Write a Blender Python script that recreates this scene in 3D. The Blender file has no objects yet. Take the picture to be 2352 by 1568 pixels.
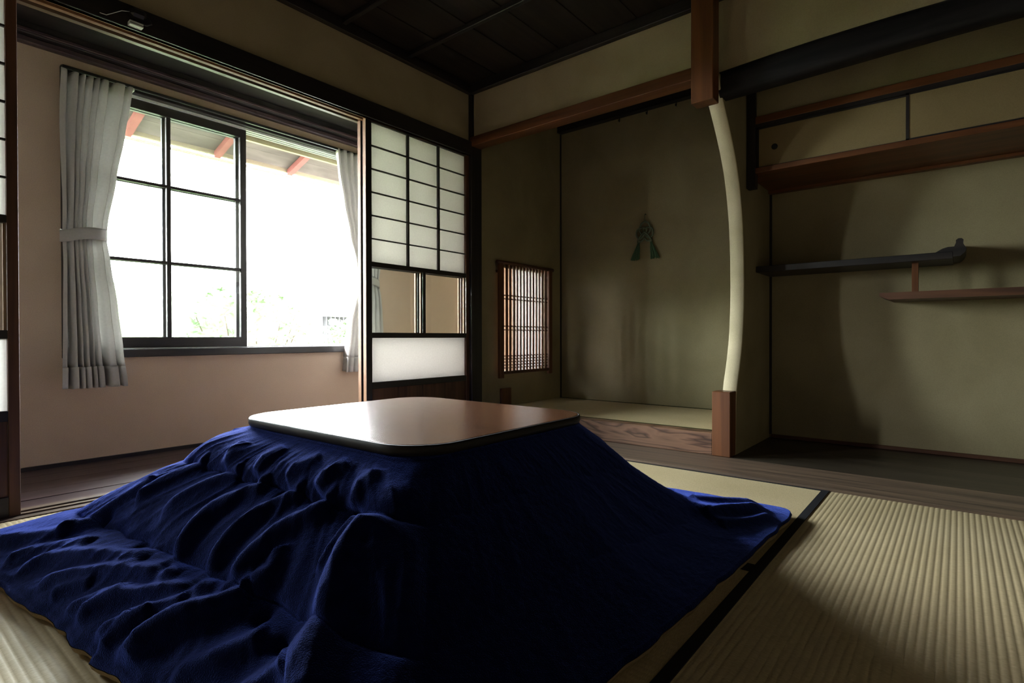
import bpy, bmesh, math, random
import numpy as np
from mathutils import Matrix, Vector
R = random.Random(7)
C = bpy.context.scene.collection
S = bpy.context.scene
PI = math.pi

# ------------------------------------------------------------------ camera
FPX = 1268.0
cd = bpy.data.cameras.new('camera'); cam = bpy.data.objects.new('camera', cd); C.objects.link(cam)
cd.sensor_width = 36; cd.lens = 36 * FPX / 2352; cd.clip_start = .02; cd.clip_end = 200
yaw, pitch, roll = .6805, -.0075, -.0018
fw = Vector((math.cos(yaw) * math.cos(pitch), math.sin(yaw) * math.cos(pitch), math.sin(pitch)))
rt = Vector((math.sin(yaw), -math.cos(yaw), 0)); up = rt.cross(fw)
r2 = rt * math.cos(roll) + up * math.sin(roll); u2 = up * math.cos(roll) - rt * math.sin(roll)
cam.matrix_world = Matrix(((r2.x, u2.x, -fw.x, 0), (r2.y, u2.y, -fw.y, 0), (r2.z, u2.z, -fw.z, .6), (0, 0, 0, 1)))
S.camera = cam
S.cycles.diffuse_bounces = 8; S.cycles.max_bounces = 14; S.cycles.transparent_max_bounces = 16

# ------------------------------------------------------------------ world: bright overcast sky
w = bpy.data.worlds.new('sky'); S.world = w; w.use_nodes = True
wn = w.node_tree.nodes; wl = w.node_tree.links; wn.clear()
wo = wn.new('ShaderNodeOutputWorld'); bg = wn.new('ShaderNodeBackground')
tc = wn.new('ShaderNodeTexCoord'); sp = wn.new('ShaderNodeSeparateXYZ'); rp = wn.new('ShaderNodeValToRGB')
wl.new(tc.outputs['Generated'], sp.inputs[0]); wl.new(sp.outputs[2], rp.inputs[0])
rp.color_ramp.elements[0].color = (.97, .98, 1, 1); rp.color_ramp.elements[1].color = (.92, .96, 1, 1)
wl.new(rp.outputs[0], bg.inputs[0]); bg.inputs[1].default_value = 120
wl.new(bg.outputs[0], wo.inputs[0])

def portal(loc, sx, sy, rot):
    l = bpy.data.lights.new('window_portal', 'AREA'); l.shape = 'RECTANGLE'; l.size = sx; l.size_y = sy
    l.cycles.is_portal = True
    o = bpy.data.objects.new('window_portal', l); C.objects.link(o); o.location = loc; o.rotation_euler = rot
portal((1.57, 3.42, 1.2), 1.75, 1.35, (-PI / 2, 0, 0))
portal((-.52, 3.42, 1.2), .4, 1.35, (-PI / 2, 0, 0))
portal((4.65, 3.42, 1.2), 1.35, 1.35, (-PI / 2, 0, 0))

S.view_settings.view_transform = 'Standard'; S.view_settings.look = 'None'
S.view_settings.gamma = 1; S.view_settings.use_curve_mapping = False
S.view_settings.exposure = 0.0

# ------------------------------------------------------------------ materials
def nt(name):
    m = bpy.data.materials.new(name); m.use_nodes = True
    return m, m.node_tree.nodes, m.node_tree.links, m.node_tree.nodes['Principled BSDF']

def tex(n, l, scale, vec=(1, 1, 1), detail=4, dist=0, rot=(0, 0, 0)):
    t = n.new('ShaderNodeTexCoord'); mp = n.new('ShaderNodeMapping'); no = n.new('ShaderNodeTexNoise')
    mp.inputs['Scale'].default_value = vec; mp.inputs['Rotation'].default_value = rot
    l.new(t.outputs['Object'], mp.inputs[0]); l.new(mp.outputs[0], no.inputs['Vector'])
    no.inputs['Scale'].default_value = scale; no.inputs['Detail'].default_value = detail; no.inputs['Distortion'].default_value = dist
    return no

def ramp(n, l, src, stops):
    r = n.new('ShaderNodeValToRGB'); e = r.color_ramp.elements
    e[0].position, e[0].color = stops[0][0], (*stops[0][1], 1)
    e[1].position, e[1].color = stops[-1][0], (*stops[-1][1], 1)
    for p, c in stops[1:-1]:
        x = e.new(p); x.color = (*c, 1)
    l.new(src, r.inputs[0]); return r

def bump(n, l, b, src, st, dist=.002):
    bu = n.new('ShaderNodeBump'); bu.inputs['Strength'].default_value = st; bu.inputs['Distance'].default_value = dist
    l.new(src, bu.inputs['Height']); l.new(bu.outputs[0], b.inputs['Normal']); return bu

def wood(name, c1, c2, axis='x', rough=.5, sc=30, stretch=.06, st=.25, spec=.4):
    m, n, l, b = nt(name)
    v = {'x': (stretch, 1, 1), 'y': (1, stretch, 1), 'z': (1, 1, stretch)}[axis]
    no = tex(n, l, sc, v, 6, .6)
    r = ramp(n, l, no.outputs[0], [(.3, c1), (.5, tuple((a + b_) / 2 for a, b_ in zip(c1, c2))), (.72, c2)])
    l.new(r.outputs[0], b.inputs['Base Color']); b.inputs['Roughness'].default_value = rough
    b.inputs['Specular IOR Level'].default_value = spec
    bump(n, l, b, no.outputs[0], st, .001); return m

def plaster(name, c1, c2, st=.4, rough=.95, sc=3):
    m, n, l, b = nt(name)
    no = tex(n, l, sc, (1, 1, 1), 8, .3); fi = tex(n, l, 240, (1, 1, 1), 3)
    r = ramp(n, l, no.outputs[0], [(.35, c1), (.65, c2)])
    mx = n.new('ShaderNodeMix'); mx.data_type = 'RGBA'; mx.blend_type = 'MULTIPLY'; mx.inputs[0].default_value = .35
    r2_ = ramp(n, l, fi.outputs[0], [(.3, (.7, .7, .7)), (.6, (1, 1, 1))])
    l.new(r.outputs[0], mx.inputs[6]); l.new(r2_.outputs[0], mx.inputs[7])
    l.new(mx.outputs[2], b.inputs['Base Color']); b.inputs['Roughness'].default_value = rough
    b.inputs['Specular IOR Level'].default_value = .15
    bump(n, l, b, fi.outputs[0], st, .001); return m

def plain(name, c, rough=.5, metal=0, spec=.5, sc=60, var=.15):
    m, n, l, b = nt(name); no = tex(n, l, sc)
    r = ramp(n, l, no.outputs[0], [(.3, tuple(x * (1 - var) for x in c)), (.7, c)])
    l.new(r.outputs[0], b.inputs['Base Color']); b.inputs['Roughness'].default_value = rough
    b.inputs['Metallic'].default_value = metal; b.inputs['Specular IOR Level'].default_value = spec; return m

DW = {a: wood('dark_wood_' + a, (.009, .008, .009), (.027, .021, .020), a, .45) for a in 'xyz'}       # near black old timber
BW = {a: wood('brown_wood_' + a, (.045, .018, .010), (.12, .05, .026), a, .5) for a in 'xyz'}          # shoji / red brown
RW = {a: wood('red_wood_' + a, (.070, .024, .009), (.175, .064, .023), a, .4, 18) for a in 'xyz'}         # tokonoma beams
OW = {a: wood('lit_orange_wood_' + a, (.13, .06, .028), (.30, .15, .075), a, .6) for a in 'xyz'}         # shoji edges and tracks, window light put into the colour
GW = {a: wood('grey_brown_wood_' + a, (.06, .042, .032), (.19, .125, .085), a, .42, 45, .04) for a in 'xyz'}
BD = {a: wood('bay_board_' + a, (.035, .022, .026), (.07, .042, .045), a, .38) for a in 'xyz'}
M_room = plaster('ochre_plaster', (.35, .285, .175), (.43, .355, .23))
M_rear = plaster('low_bounce_plaster', (.17, .14, .10), (.22, .18, .13))  # rear wall plaster, darkened to hold back bounce light
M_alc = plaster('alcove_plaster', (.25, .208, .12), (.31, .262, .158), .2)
M_bay = plaster('beige_wallpaper', (.50, .375, .285), (.56, .425, .33), .3, .85, 2)
M_cream = plaster('cream_plaster', (.47, .405, .27), (.56, .485, .335), .5, .9, 6)
M_out = plaster('outer_render', (.45, .42, .38), (.55, .5, .45))
M_white = plain('white_plastic', (.75, .8, .78), .4)
M_black = plain('black_plastic', (.012, .012, .014), .4)
M_heri = plain('black_tatami_binding', (.012, .012, .016), .85, 0, .2, 500, .4)
M_steel = plain('dark_iron', (.02, .02, .02), .5, .8)
M_board = wood('ceiling_board', (.012, .009, .008), (.03, .021, .016), 'x', .7, 20, .05, .2, .2)
M_fus = plaster('sliding_panel_paper', (.20, .145, .07), (.25, .185, .095), .15, .85, 1.5)

def tatami(axis, c1, c2):
    m, n, l, b = nt('tatami_rush_' + axis)
    a = (260, 30, 1) if axis == 'x' else (30, 260, 1)
    no = tex(n, l, 3, a, 4); bi = tex(n, l, 2.5, (1, 1, 1), 4)
    r = ramp(n, l, no.outputs[0], [(.3, c1), (.7, c2)])
    r2_ = ramp(n, l, bi.outputs[0], [(.3, (.82, .8, .75)), (.7, (1, 1, 1))])
    mx = n.new('ShaderNodeMix'); mx.data_type = 'RGBA'; mx.blend_type = 'MULTIPLY'; mx.inputs[0].default_value = 1
    l.new(r.outputs[0], mx.inputs[6]); l.new(r2_.outputs[0], mx.inputs[7]); l.new(mx.outputs[2], b.inputs['Base Color'])
    b.inputs['Roughness'].default_value = .55; b.inputs['Specular IOR Level'].default_value = .35
    bump(n, l, b, no.outputs[0], .5, .0012); return m
TX = tatami('x', (.41, .325, .19), (.60, .495, .315)); TY = tatami('y', (.41, .325, .19), (.60, .495, .315))

def trans(name, col, tr, rough=.6):
    m, n, l, b = nt(name)
    out = n['Material Output']; t = n.new('ShaderNodeBsdfTranslucent'); mx = n.new('ShaderNodeMixShader')
    no = tex(n, l, 120, (1, .3, 1), 5)
    r = ramp(n, l, no.outputs[0], [(.3, tuple(c * .93 for c in col)), (.7, col)])
    l.new(r.outputs[0], b.inputs['Base Color']); l.new(r.outputs[0], t.inputs[0]); b.inputs['Roughness'].default_value = rough
    b.inputs['Specular IOR Level'].default_value = .1
    mx.inputs[0].default_value = tr
    l.new(b.outputs[0], mx.inputs[1]); l.new(t.outputs[0], mx.inputs[2]); l.new(mx.outputs[0], out.inputs[0]); return m
M_paper = trans('shoji_paper', (.90, .885, .86), .74)
M_paper2 = trans('thin_bright_paper', (.95, .95, .93), .88)
M_curt = trans('curtain_cloth', (.56, .545, .525), .30, .8)
M_leaf = trans('leaf', (.125, .185, .10), .3, .6)

def glassm():
    m, n, l, b = nt('window_glass'); out = n['Material Output']
    t = n.new('ShaderNodeBsdfTransparent'); g = n.new('ShaderNodeBsdfGlossy'); f = n.new('ShaderNodeLayerWeight'); f.inputs['Blend'].default_value = .5; pw = n.new('ShaderNodeMath'); pw.operation = 'POWER'; pw.inputs[1].default_value = 5; ma = n.new('ShaderNodeMath'); ma.operation = 'MULTIPLY_ADD'; ma.inputs[1].default_value = .8; ma.inputs[2].default_value = .05; mx = n.new('ShaderNodeMixShader')
    no = tex(n, l, 8); bu = n.new('ShaderNodeBump'); bu.inputs['Strength'].default_value = .02
    l.new(no.outputs[0], bu.inputs['Height']); l.new(bu.outputs[0], g.inputs['Normal'])
    t.inputs[0].default_value = (.95, .97, .96, 1); g.inputs['Roughness'].default_value = .02; l.new(f.outputs['Facing'], pw.inputs[0]); l.new(pw.outputs[0], ma.inputs[0])
    l.new(ma.outputs[0], mx.inputs[0]); l.new(t.outputs[0], mx.inputs[1]); l.new(g.outputs[0], mx.inputs[2]); l.new(mx.outputs[0], out.inputs[0])
    n.remove(b); return m
M_glass = glassm()

def fleece():
    m, n, l, b = nt('navy_fleece')
    fi = tex(n, l, 420, (1, 1, 1), 3); bi = tex(n, l, 40, (1, 1, 1), 4)
    r = ramp(n, l, bi.outputs[0], [(.3, (.0012, .0024, .017)), (.7, (.0024, .005, .032))])
    l.new(r.outputs[0], b.inputs['Base Color']); b.inputs['Roughness'].default_value = 1; b.inputs['Specular IOR Level'].default_value = .05
    b.inputs['Sheen Weight'].default_value = .8; b.inputs['Sheen Roughness'].default_value = .33; b.inputs['Sheen Tint'].default_value = (.14, .23, 1, 1)
    mx = n.new('ShaderNodeMath'); mx.operation = 'ADD'; l.new(fi.outputs[0], mx.inputs[0]); l.new(bi.outputs[0], mx.inputs[1])
    bump(n, l, b, mx.outputs[0], .8, .003); return m
M_navy = fleece()
M_tan = plain('tan_backing_cloth', (.30, .22, .13), .95, 0, .1, 300, .3)

def tabletop():
    m, n, l, b = nt('varnished_walnut')
    no = tex(n, l, 60, (1, .03, 1), 6, .4); du = tex(n, l, 500, (1, 1, 1), 1)
    r = ramp(n, l, no.outputs[0], [(.3, (.045, .019, .009)), (.7, (.11, .047, .023))])
    l.new(r.outputs[0], b.inputs['Base Color']); b.inputs['Roughness'].default_value = .27; b.inputs['Specular IOR Level'].default_value = .32
    r3 = ramp(n, l, du.outputs[0], [(.3, (.18, .18, .18)), (.75, (.28, .28, .28))]); l.new(r3.outputs[0], b.inputs['Roughness'])
    bump(n, l, b, no.outputs[0], .10, .0006); return m
M_top = tabletop()

def figured():      # strongly figured sill beam of the tokonoma
    m, n, l, b = nt('figured_rosewood')
    no = tex(n, l, 3.0, (1, .38, 3.6), 3, 1.0)
    wv = n.new('ShaderNodeMath'); wv.operation = 'MULTIPLY'; wv.inputs[1].default_value = 9; l.new(no.outputs[0], wv.inputs[0])
    fr = n.new('ShaderNodeMath'); fr.operation = 'FRACT'; l.new(wv.outputs[0], fr.inputs[0])
    r = ramp(n, l, fr.outputs[0], [(0, (.045, .022, .015)), (.22, (.17, .09, .055)), (.7, (.22, .115, .07)), (1, (.07, .033, .022))])
    l.new(r.outputs[0], b.inputs['Base Color']); b.inputs['Roughness'].default_value = .35
    bump(n, l, b, no.outputs[0], .1, .001); return m
M_fig = figured()

# ------------------------------------------------------------------ builders
def tag(o, label=None, cat=None, group=None, kind=None):
    if label: o['label'] = label
    if cat: o['category'] = cat
    if group: o['group'] = group
    if kind: o['kind'] = kind
    return o

def origin(parent):
    v = Vector((0, 0, 0)); p = parent
    while p is not None:
        v = v + p.location; p = p.parent
    return v

class MB:
    def __init__(s): s.bm = bmesh.new()
    def box(s, x0, x1, y0, y1, z0, z1, bev=0, rot=None):
        bm = s.bm
        x0, x1 = min(x0, x1), max(x0, x1); y0, y1 = min(y0, y1), max(y0, y1); z0, z1 = min(z0, z1), max(z0, z1)
        r = bmesh.ops.create_cube(bm, size=1)
        vs = r['verts']; c = Vector(((x0 + x1) / 2, (y0 + y1) / 2, (z0 + z1) / 2))
        for v in vs:
            p = Vector((v.co.x * (x1 - x0), v.co.y * (y1 - y0), v.co.z * (z1 - z0)))
            v.co = c + ((rot @ p) if rot else p)
        if bev:
            ed = list({e for v in vs for e in v.link_edges})
            bmesh.ops.bevel(bm, geom=ed, offset=bev, segments=1, affect='EDGES', clamp_overlap=True)
        return s
    def poly(s, pts, vec):           # extrude a polygon
        bm = s.bm; a = [bm.verts.new(p) for p in pts]; b = [bm.verts.new(Vector(p) + Vector(vec)) for p in pts]
        n = len(pts); bm.faces.new(a); bm.faces.new(b[::-1])
        for i in range(n): bm.faces.new((a[i], b[i], b[(i + 1) % n], a[(i + 1) % n]))
        return s
    def tube(s, pts, r, seg=8, cap=True):
        bm = s.bm; rs = r if isinstance(r, (list, tuple)) else [r] * len(pts); rings = []
        P = [Vector(p) for p in pts]
        for i, p in enumerate(P):
            d = (P[min(i + 1, len(P) - 1)] - P[max(i - 1, 0)]).normalized()
            a = d.orthogonal().normalized() if i == 0 else (pa - d * pa.dot(d)).normalized()
            pa = a; b = d.cross(a)
            rings.append([bm.verts.new(p + (a * math.cos(t) + b * math.sin(t)) * rs[i]) for t in [2 * PI * k / seg for k in range(seg)]])
        for i in range(len(P) - 1):
            for k in range(seg):
                f = bm.faces.new((rings[i][k], rings[i][(k + 1) % seg], rings[i + 1][(k + 1) % seg], rings[i + 1][k])); f.smooth = True
        if cap: bm.faces.new(rings[0][::-1]); bm.faces.new(rings[-1])
        return s
    def grid(s, P, smooth=True, closed=False):  # P[i][j] points
        bm = s.bm; V = [[bm.verts.new(p) for p in row] for row in P]
        for i in range(len(V) - 1):
            for j in range(len(V[0]) - 1):
                f = bm.faces.new((V[i][j], V[i][j + 1], V[i + 1][j + 1], V[i + 1][j])); f.smooth = smooth
        return s
    def build(s, name, mat, parent=None, loc=None):
        bm = s.bm; bmesh.ops.recalc_face_normals(bm, faces=bm.faces)
        me = bpy.data.meshes.new(name)
        if parent is None:
            if loc is None:
                xs = [v.co for v in bm.verts]
                loc = Vector(((min(v.x for v in xs) + max(v.x for v in xs)) / 2, (min(v.y for v in xs) + max(v.y for v in xs)) / 2, min(v.z for v in xs)))
            off = Vector(loc)
        else: off = origin(parent)
        bmesh.ops.translate(bm, verts=bm.verts, vec=-off)
        bm.to_mesh(me); bm.free(); me.materials.append(mat)
        o = bpy.data.objects.new(name, me); C.objects.link(o)
        if parent is None: o.location = off
        else: o.parent = parent
        return o

def box(name, x0, x1, y0, y1, z0, z1, mat, parent=None, bev=0):
    return MB().box(x0, x1, y0, y1, z0, z1, bev).build(name, mat, parent)
def empty(name, loc):
    o = bpy.data.objects.new(name, None); C.objects.link(o); o.location = loc; o.empty_display_size = .1; return o
def thing(name, loc, label, cat, group=None): return tag(empty(name, loc), label, cat, group)
def struct(o, label=None): return tag(o, label, None, None, 'structure')
def copy_tree(o, parent=None):
    c = o.copy(); C.objects.link(c); c.parent = parent
    for ch in list(o.children): copy_tree(ch, c)
    return c

# ================================================================== SETTING
# ---- floor: tatami mats laid in the room, each with rush ribs and black bindings
floor = struct(empty('floor', (0, 0, -.06)), 'tatami floor of the dim Japanese room')
box('subfloor', -2.5, 2.42, -2.0, 2.42, -.10, -.056, DW['x'], floor)
PITCH = .0152
def mat_cover(x0, x1, y0, y1, axis):
    mb = MB(); a0, a1 = (y0, y1) if axis == 'x' else (x0, x1)
    n = max(2, round((a1 - a0) / PITCH)); prof = []
    for i in range(n):
        for f, h in ((0, -.0011), (.16, -.0004), (.35, .0), (.65, .0), (.84, -.0004)):
            prof.append((a0 + (i + f) * (a1 - a0) / n, h))
    prof.append((a1, -.0011))
    b0, b1 = (x0, x1) if axis == 'x' else (y0, y1)
    P = [[(b, a, h) if axis == 'x' else (a, b, h) for a, h in prof] for b in (b0, (b0 + b1) / 2, b1)]
    mb.grid(P); mb.box(x0, x1, y0, y1, -.055, -.0022); return mb
def tatami_mat(x0, x1, y0, y1, axis, borders, bw=.027):
    e = empty('tatami_mat', (0, 0, 0)); e.parent = floor; e.location = Vector(((x0 + x1) / 2, (y0 + y1) / 2, 0))
    c = mat_cover(x0 + .0006, x1 - .0006, y0 + .0006, y1 - .0006, axis).build('rush_cover', TX if axis == 'x' else TY, e)
    for bx0, bx1, by0, by1 in borders:
        box('border', bx0, bx1, by0, by1, -.004, .0022, M_heri, e, .0008)
XB = 2.437            # edge of the tokonoma board
# along the tokonoma board
tatami_mat(1.501, XB, .415, 2.415, 'y', [(1.501, 1.526, .415, 2.415), (XB - .012, XB - .001, .415, 2.415)])
tatami_mat(.58, 1.501, .415, 2.415, 'y', [(1.476, 1.501, .415, 2.415), (.58, .607, .415, 2.415)])
tatami_mat(-.45, .58, 1.372, 2.415, 'y', [])
tatami_mat(-.45, .58, -.50, 1.372, 'y', [])
tatami_mat(.58, XB, -.52, .415, 'x', [(.58, XB, .388, .415), (.58, XB, -.52, -.493)])
tatami_mat(.58, XB, -1.45, -.52, 'x', [(.58, XB, -.547, -.52), (.58, XB, -1.45, -1.423)])
tatami_mat(-1.5, -.45, -.50, 2.415, 'y', [(-1.5, -1.473, -.5, 2.415), (-.477, -.45, -.5, 2.415)])
tatami_mat(-1.5, .58, -1.45, -.50, 'x', [(-1.5, .58, -.527, -.5), (-1.5, .58, -1.45, -1.423)])

# ---- threshold and lintel of the shoji line
tr = struct(empty('trim_1', (0.5, 2.49, -.05)), 'grooved wooden threshold under the sliding paper screens')
box('sill_board', -1.5, 2.60, 2.418, 2.562, -.05, -.002, BD['x'], tr, .002)
for a, b in ((2.418, 2.452), (2.476, 2.497), (2.521, 2.562)):
    box('track_ridge', -1.5, 2.60, a, b, -.003, .003, GW['x'], tr, .001)
tr = struct(empty('trim_2', (0.5, 2.49, 1.74)), 'black lintel with two sliding tracks, coloured as if lit, above the screens')
box('lintel_face', -1.5, 2.60, 2.432, 2.462, 1.768, 1.856, DW['x'], tr, .002)
box('lintel_core', -1.5, 2.60, 2.462, 2.556, 1.785, 1.856, DW['x'], tr)
for a, b, m in ((2.438, 2.464, OW['x']), (2.486, 2.507, OW['x']), (2.532, 2.556, GW['x'])):
    box('track_lip', -1.5, 2.60, a, b, 1.768, 1.786, m, tr, .001)  # lips painted lighter, as if lit from the window
# ---- window-side wall above the lintel
wl_ = struct(empty('wall_left', (.5, 2.47, 1.85)), 'ochre plaster wall above the screens')
box('plaster', -1.5, 2.605, 2.462, 2.53, 1.856, 2.24, M_room, wl_)
# ---- corner pillar
struct(box('trim_3', 2.60, 2.70, 2.438, 2.54, 0.0, 2.24, DW['z'], None, .003), 'dark corner pillar between screens and tokonoma')

# ---- shoji screens
def shoji(x0, y, cut=None, vis=True):
    d = empty('door_1', (x0 + .41, y, 0.003)); W = .81; x1 = x0 + W; t = .014
    for a, b in ((x0, x0 + .036), (x1 - (.042 if vis else .030), x1)):
        box('stile', a, b, y - t, y + t, .004, 1.783, BW['z'] if a > x0 else DW['z'], d, .0015)
    if vis:
        box('lit_edge', x0 - .002, x0 + .0005, y - t + .002, y + t - .001, .02, 1.781, OW['z'], d)  # edge strip with window light put into its colour
    a, b = x0 + .036, x1 - (.042 if vis else .030)
    for z0, z1 in ((.004, .07), (.322, .357), (.598, .627), (.984, 1.010), (1.763, 1.783)):
        box('rail', a, b, y - t + .001, y + t - .001, z0, z1, DW['x'], d, .001)
    # kumiko
    zs = np.linspace(1.010, 1.763, 7); xs = [a, a + (b - a) * .352, a + (b - a) * .68, b]
    for z in zs[1:-1]: box('muntin', a, b, y - .010, y + .002, z - .0032, z + .0032, DW['x'], d)
    for x in xs[1:-1]: box('muntin', x - .0065, x + .0065, y - .011, y + .003, 1.010, 1.763, DW['z'], d)
    for i in range(6):
        for j in range(3):
            box('paper_pane', xs[j], xs[j + 1], y + .0032, y + .0040, zs[i], zs[i + 1], M_paper, d)
    box('paper_pane', a, b, y + .0032, y + .004, .357, .598, M_paper, d)
    # glass strip with one mullion
    mx = a + (b - a) * .515
    box('mullion', mx - .011, mx + .011, y - .011, y + .010, .627, .984, DW['z'], d, .001)
    for g0, g1 in ((a, mx - .011), (mx + .011, b)):
        box('glass_pane', g0, g1, y - .001, y + .001, .627, .984, M_glass, d)
        box('glass_bead', g1 - .008, g1, y + .002, y + .011, .627, .984, OW['z'], d)
    # hip board of vertical planks
    n = 4
    for i in range(n):
        p0 = a + (b - a) * i / n; p1 = a + (b - a) * (i + 1) / n
        box('plank', p0 + .0008, p1 - .0008, y - .005, y + .003, .07, .322, BW['z'], d, .0015)
    return d
d1 = struct(shoji(1.806, 2.475), 'front paper screen with glass strip, right of the window')
d2 = struct(shoji(1.806, 2.5205), 'second paper screen directly behind the front one'); d2.name = 'door_2'
d3 = struct(shoji(-.408, 2.475, vis=False), 'paper screen cut off by the left edge of the photo'); d3.name = 'door_3'

# ---- window bay beyond the screens
fb = struct(empty('floor_bay', (1.2, 2.9, -.05)), 'dark board floor of the window bay'); fb.name = 'floor.001'
for i in range(5):
    y0 = 2.562 + i * (3.30 - 2.562) / 5
    box('floorboard', -1.5, 5.45, y0 + .0006, y0 + (3.30 - 2.562) / 5 - .0006, -.04, -.006 if i else -.008, BD['x'], fb, .0008)
wb = struct(empty('wall_back', (1.2, 3.35, 0)), 'beige papered wall around the window')
OX0, OX1, OZ0, OZ1 = .72, 2.42, .545, 1.85
for a, b, c, d_ in ((-1.5, -.70, 0, 2.1), (-.34, OX0, 0, 2.1), (-.70, -.34, 0, .545), (-.70, -.34, 1.85, 2.1), (OX1, 4.12, 0, 2.1), (5.30, 5.53, 0, 2.1), (4.12, 5.30, 0, .545), (4.12, 5.30, 1.85, 2.1), (OX0, OX1, 0, OZ0 - .03), (OX0, OX1, OZ1 + .03, 2.1)):
    box('wall_panel', a, b, 3.30, 3.40, c, d_, M_bay, wb)
box('outer_facing', -.34, OX0, 3.40, 3.43, -.5, 2.1, M_out, wb); box('outer_facing', OX1, 4.12, 3.40, 3.43, -.5, 2.1, M_out, wb)
box('outer_facing', OX0, OX1, 3.40, 3.43, -.5, OZ0 - .03, M_out, wb)
struct(box('baseboard_back', -1.5, 5.45, 3.288, 3.30, -.006, .012, DW['x']), 'thin dark strip at the foot of the beige bay wall')
cb = struct(empty('ceiling_bay', (1.2, 2.9, 1.98)), 'dark ceiling of the window bay'); cb.name = 'ceiling.001'
for i in range(4):
    y0 = 2.556 + i * (3.30 - 2.556) / 4
    box('ceiling_board', -1.5, 5.45, y0 + .001, y0 + .185, 2.035, 2.05, DW['x'], cb)
tr = struct(empty('trim_4', (1.2, 3.2, 1.93)), 'dark stepped cornice over the window wall')
box('cornice_beam', -1.5, 5.45, 3.235, 3.30, 1.962, 2.035, DW['x'], tr, .004)
box('cornice_strip', -1.5, 5.45, 3.262, 3.30, 1.932, 1.962, BD['x'], tr, .006)
box('cornice_strip', -1.5, 5.45, 3.222, 3.235, 1.966, 1.982, BD['x'], tr, .003)
box('cornice_beam', -1.5, 5.45, 3.05, 3.235, 2.012, 2.036, DW['x'], tr, .004)
struct(box('wall_bay_left', -1.58, -1.5, 2.53, 3.40, -.1, 2.1, M_bay), 'beige end wall of the bay'); bpy.data.objects['wall_bay_left'].name = 'wall_left.001'
struct(box('wall_right', 5.45, 5.53, 2.53, 3.40, -.1, 2.1, M_bay), 'beige end wall of the bay'); bpy.data.objects['wall_right'].name = 'wall_right.001'
struct(box('wall_front', 3.97, 5.45, 2.53, 2.60, -.1, 2.1, M_bay), 'beige inner wall of the bay end'); bpy.data.objects['wall_front'].name = 'wall_front.001'
w4 = struct(empty('added_window', (-.52, 3.34, .545)), 'unseen window added to the bay at the left to light the mats')  # added out of view to bring daylight onto the left mats
for a, b in ((-.70, -.68), (-.36, -.34)): box('frame', a, b, 3.31, 3.34, .545, 1.85, DW['z'], w4, .001)
for c, d_ in ((.545, .58), (1.815, 1.85)): box('frame', -.68, -.36, 3.31, 3.34, c, d_, DW['x'], w4, .001)
for a, b in ((-.68, -.36),): box('glass_pane', a, b, 3.324, 3.327, .58, 1.815, M_glass, w4)
w2 = struct(empty('window_2', (4.66, 3.34, .545)), 'second window of the bay, seen only through the lattice')
for a, b, c, d_ in ((4.12, 4.15, .545, 1.85), (5.27, 5.30, .545, 1.85), (4.63, 4.67, .545, 1.85)):
    box('frame', a, b, 3.31, 3.34, c, d_, DW['z'], w2, .001)
for c, d_ in ((.545, .58), (1.815, 1.85)): box('frame', 4.15, 5.27, 3.31, 3.34, c, d_, DW['x'], w2, .001)
for a, b in ((4.15, 4.63), (4.67, 5.27)): box('glass_pane', a, b, 3.324, 3.327, .58, 1.815, M_glass, w2)

# ---- main window
w1 = struct(empty('window_1', (1.57, 3.34, OZ0)), 'sliding wood-framed window, right half open')
box('head_casing', OX0 - .03, OX1 + .03, 3.272, 3.40, OZ1, OZ1 + .034, DW['x'], w1, .003)
for y in (3.305, 3.338, 3.370): box('head_track', OX0, OX1, y, y + .012, OZ1 - .012, OZ1, M_white, w1)
box('sill', OX0 - .03, OX1 + .03, 3.262, 3.41, OZ0 - .042, OZ0, DW['x'], w1, .003)
for y in (3.318, 3.352): box('sill_track', OX0, OX1, y, y + .006, OZ0, OZ0 + .005, M_white, w1)
box('jamb', OX0 - .03, OX0, 3.275, 3.40, OZ0, OZ1, DW['z'], w1); box('jamb', OX1, OX1 + .03, 3.275, 3.40, OZ0, OZ1, DW['z'], w1)
box('outer_head', OX0, OX1, 3.40, 3.425, OZ1 - .035, OZ1 + .05, M_cream, w1)
def sash(x0, x1, y):
    s_ = empty('sash', (0, 0, 0)); s_.parent = w1; s_.location = Vector(((x0 + x1) / 2, y, OZ0)) - w1.location
    t = .013
    box('stile', x0, x0 + .038, y - t, y + t, OZ0 + .005, OZ1 - .012, DW['z'], s_, .002)
    box('stile', x1 - .036, x1, y - t, y + t, OZ0 + .005, OZ1 - .012, DW['z'], s_, .002)
    box('rail', x0, x1, y - t + .001, y + t - .001, OZ0 + .005, OZ0 + .06, DW['x'], s_, .002)
    box('rail', x0, x1, y - t + .001, y + t - .001, OZ1 - .062, OZ1 - .013, DW['x'], s_, .002)
    xs = [x0 + .038, x0 + (x1 - x0) * .51, x1 - .036]; zs = [OZ0 + .06, 1.005, 1.415, OZ1 - .062]
    box('muntin', xs[1] - .011, xs[1] + .011, y - .010, y + .010, zs[0], zs[-1], DW['z'], s_, .002)
    for z in zs[1:-1]: box('muntin', xs[0], xs[-1], y - .009, y + .009, z - .008, z + .008, DW['x'], s_, .002)
    for i in range(3):
        for j in range(2): box('glass_pane', xs[j], xs[j + 1], y - .0015, y + .0015, zs[i], zs[i + 1], M_glass, s_)
sash(.722, 1.573, 3.326); sash(.716, 1.560, 3.360)

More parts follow.
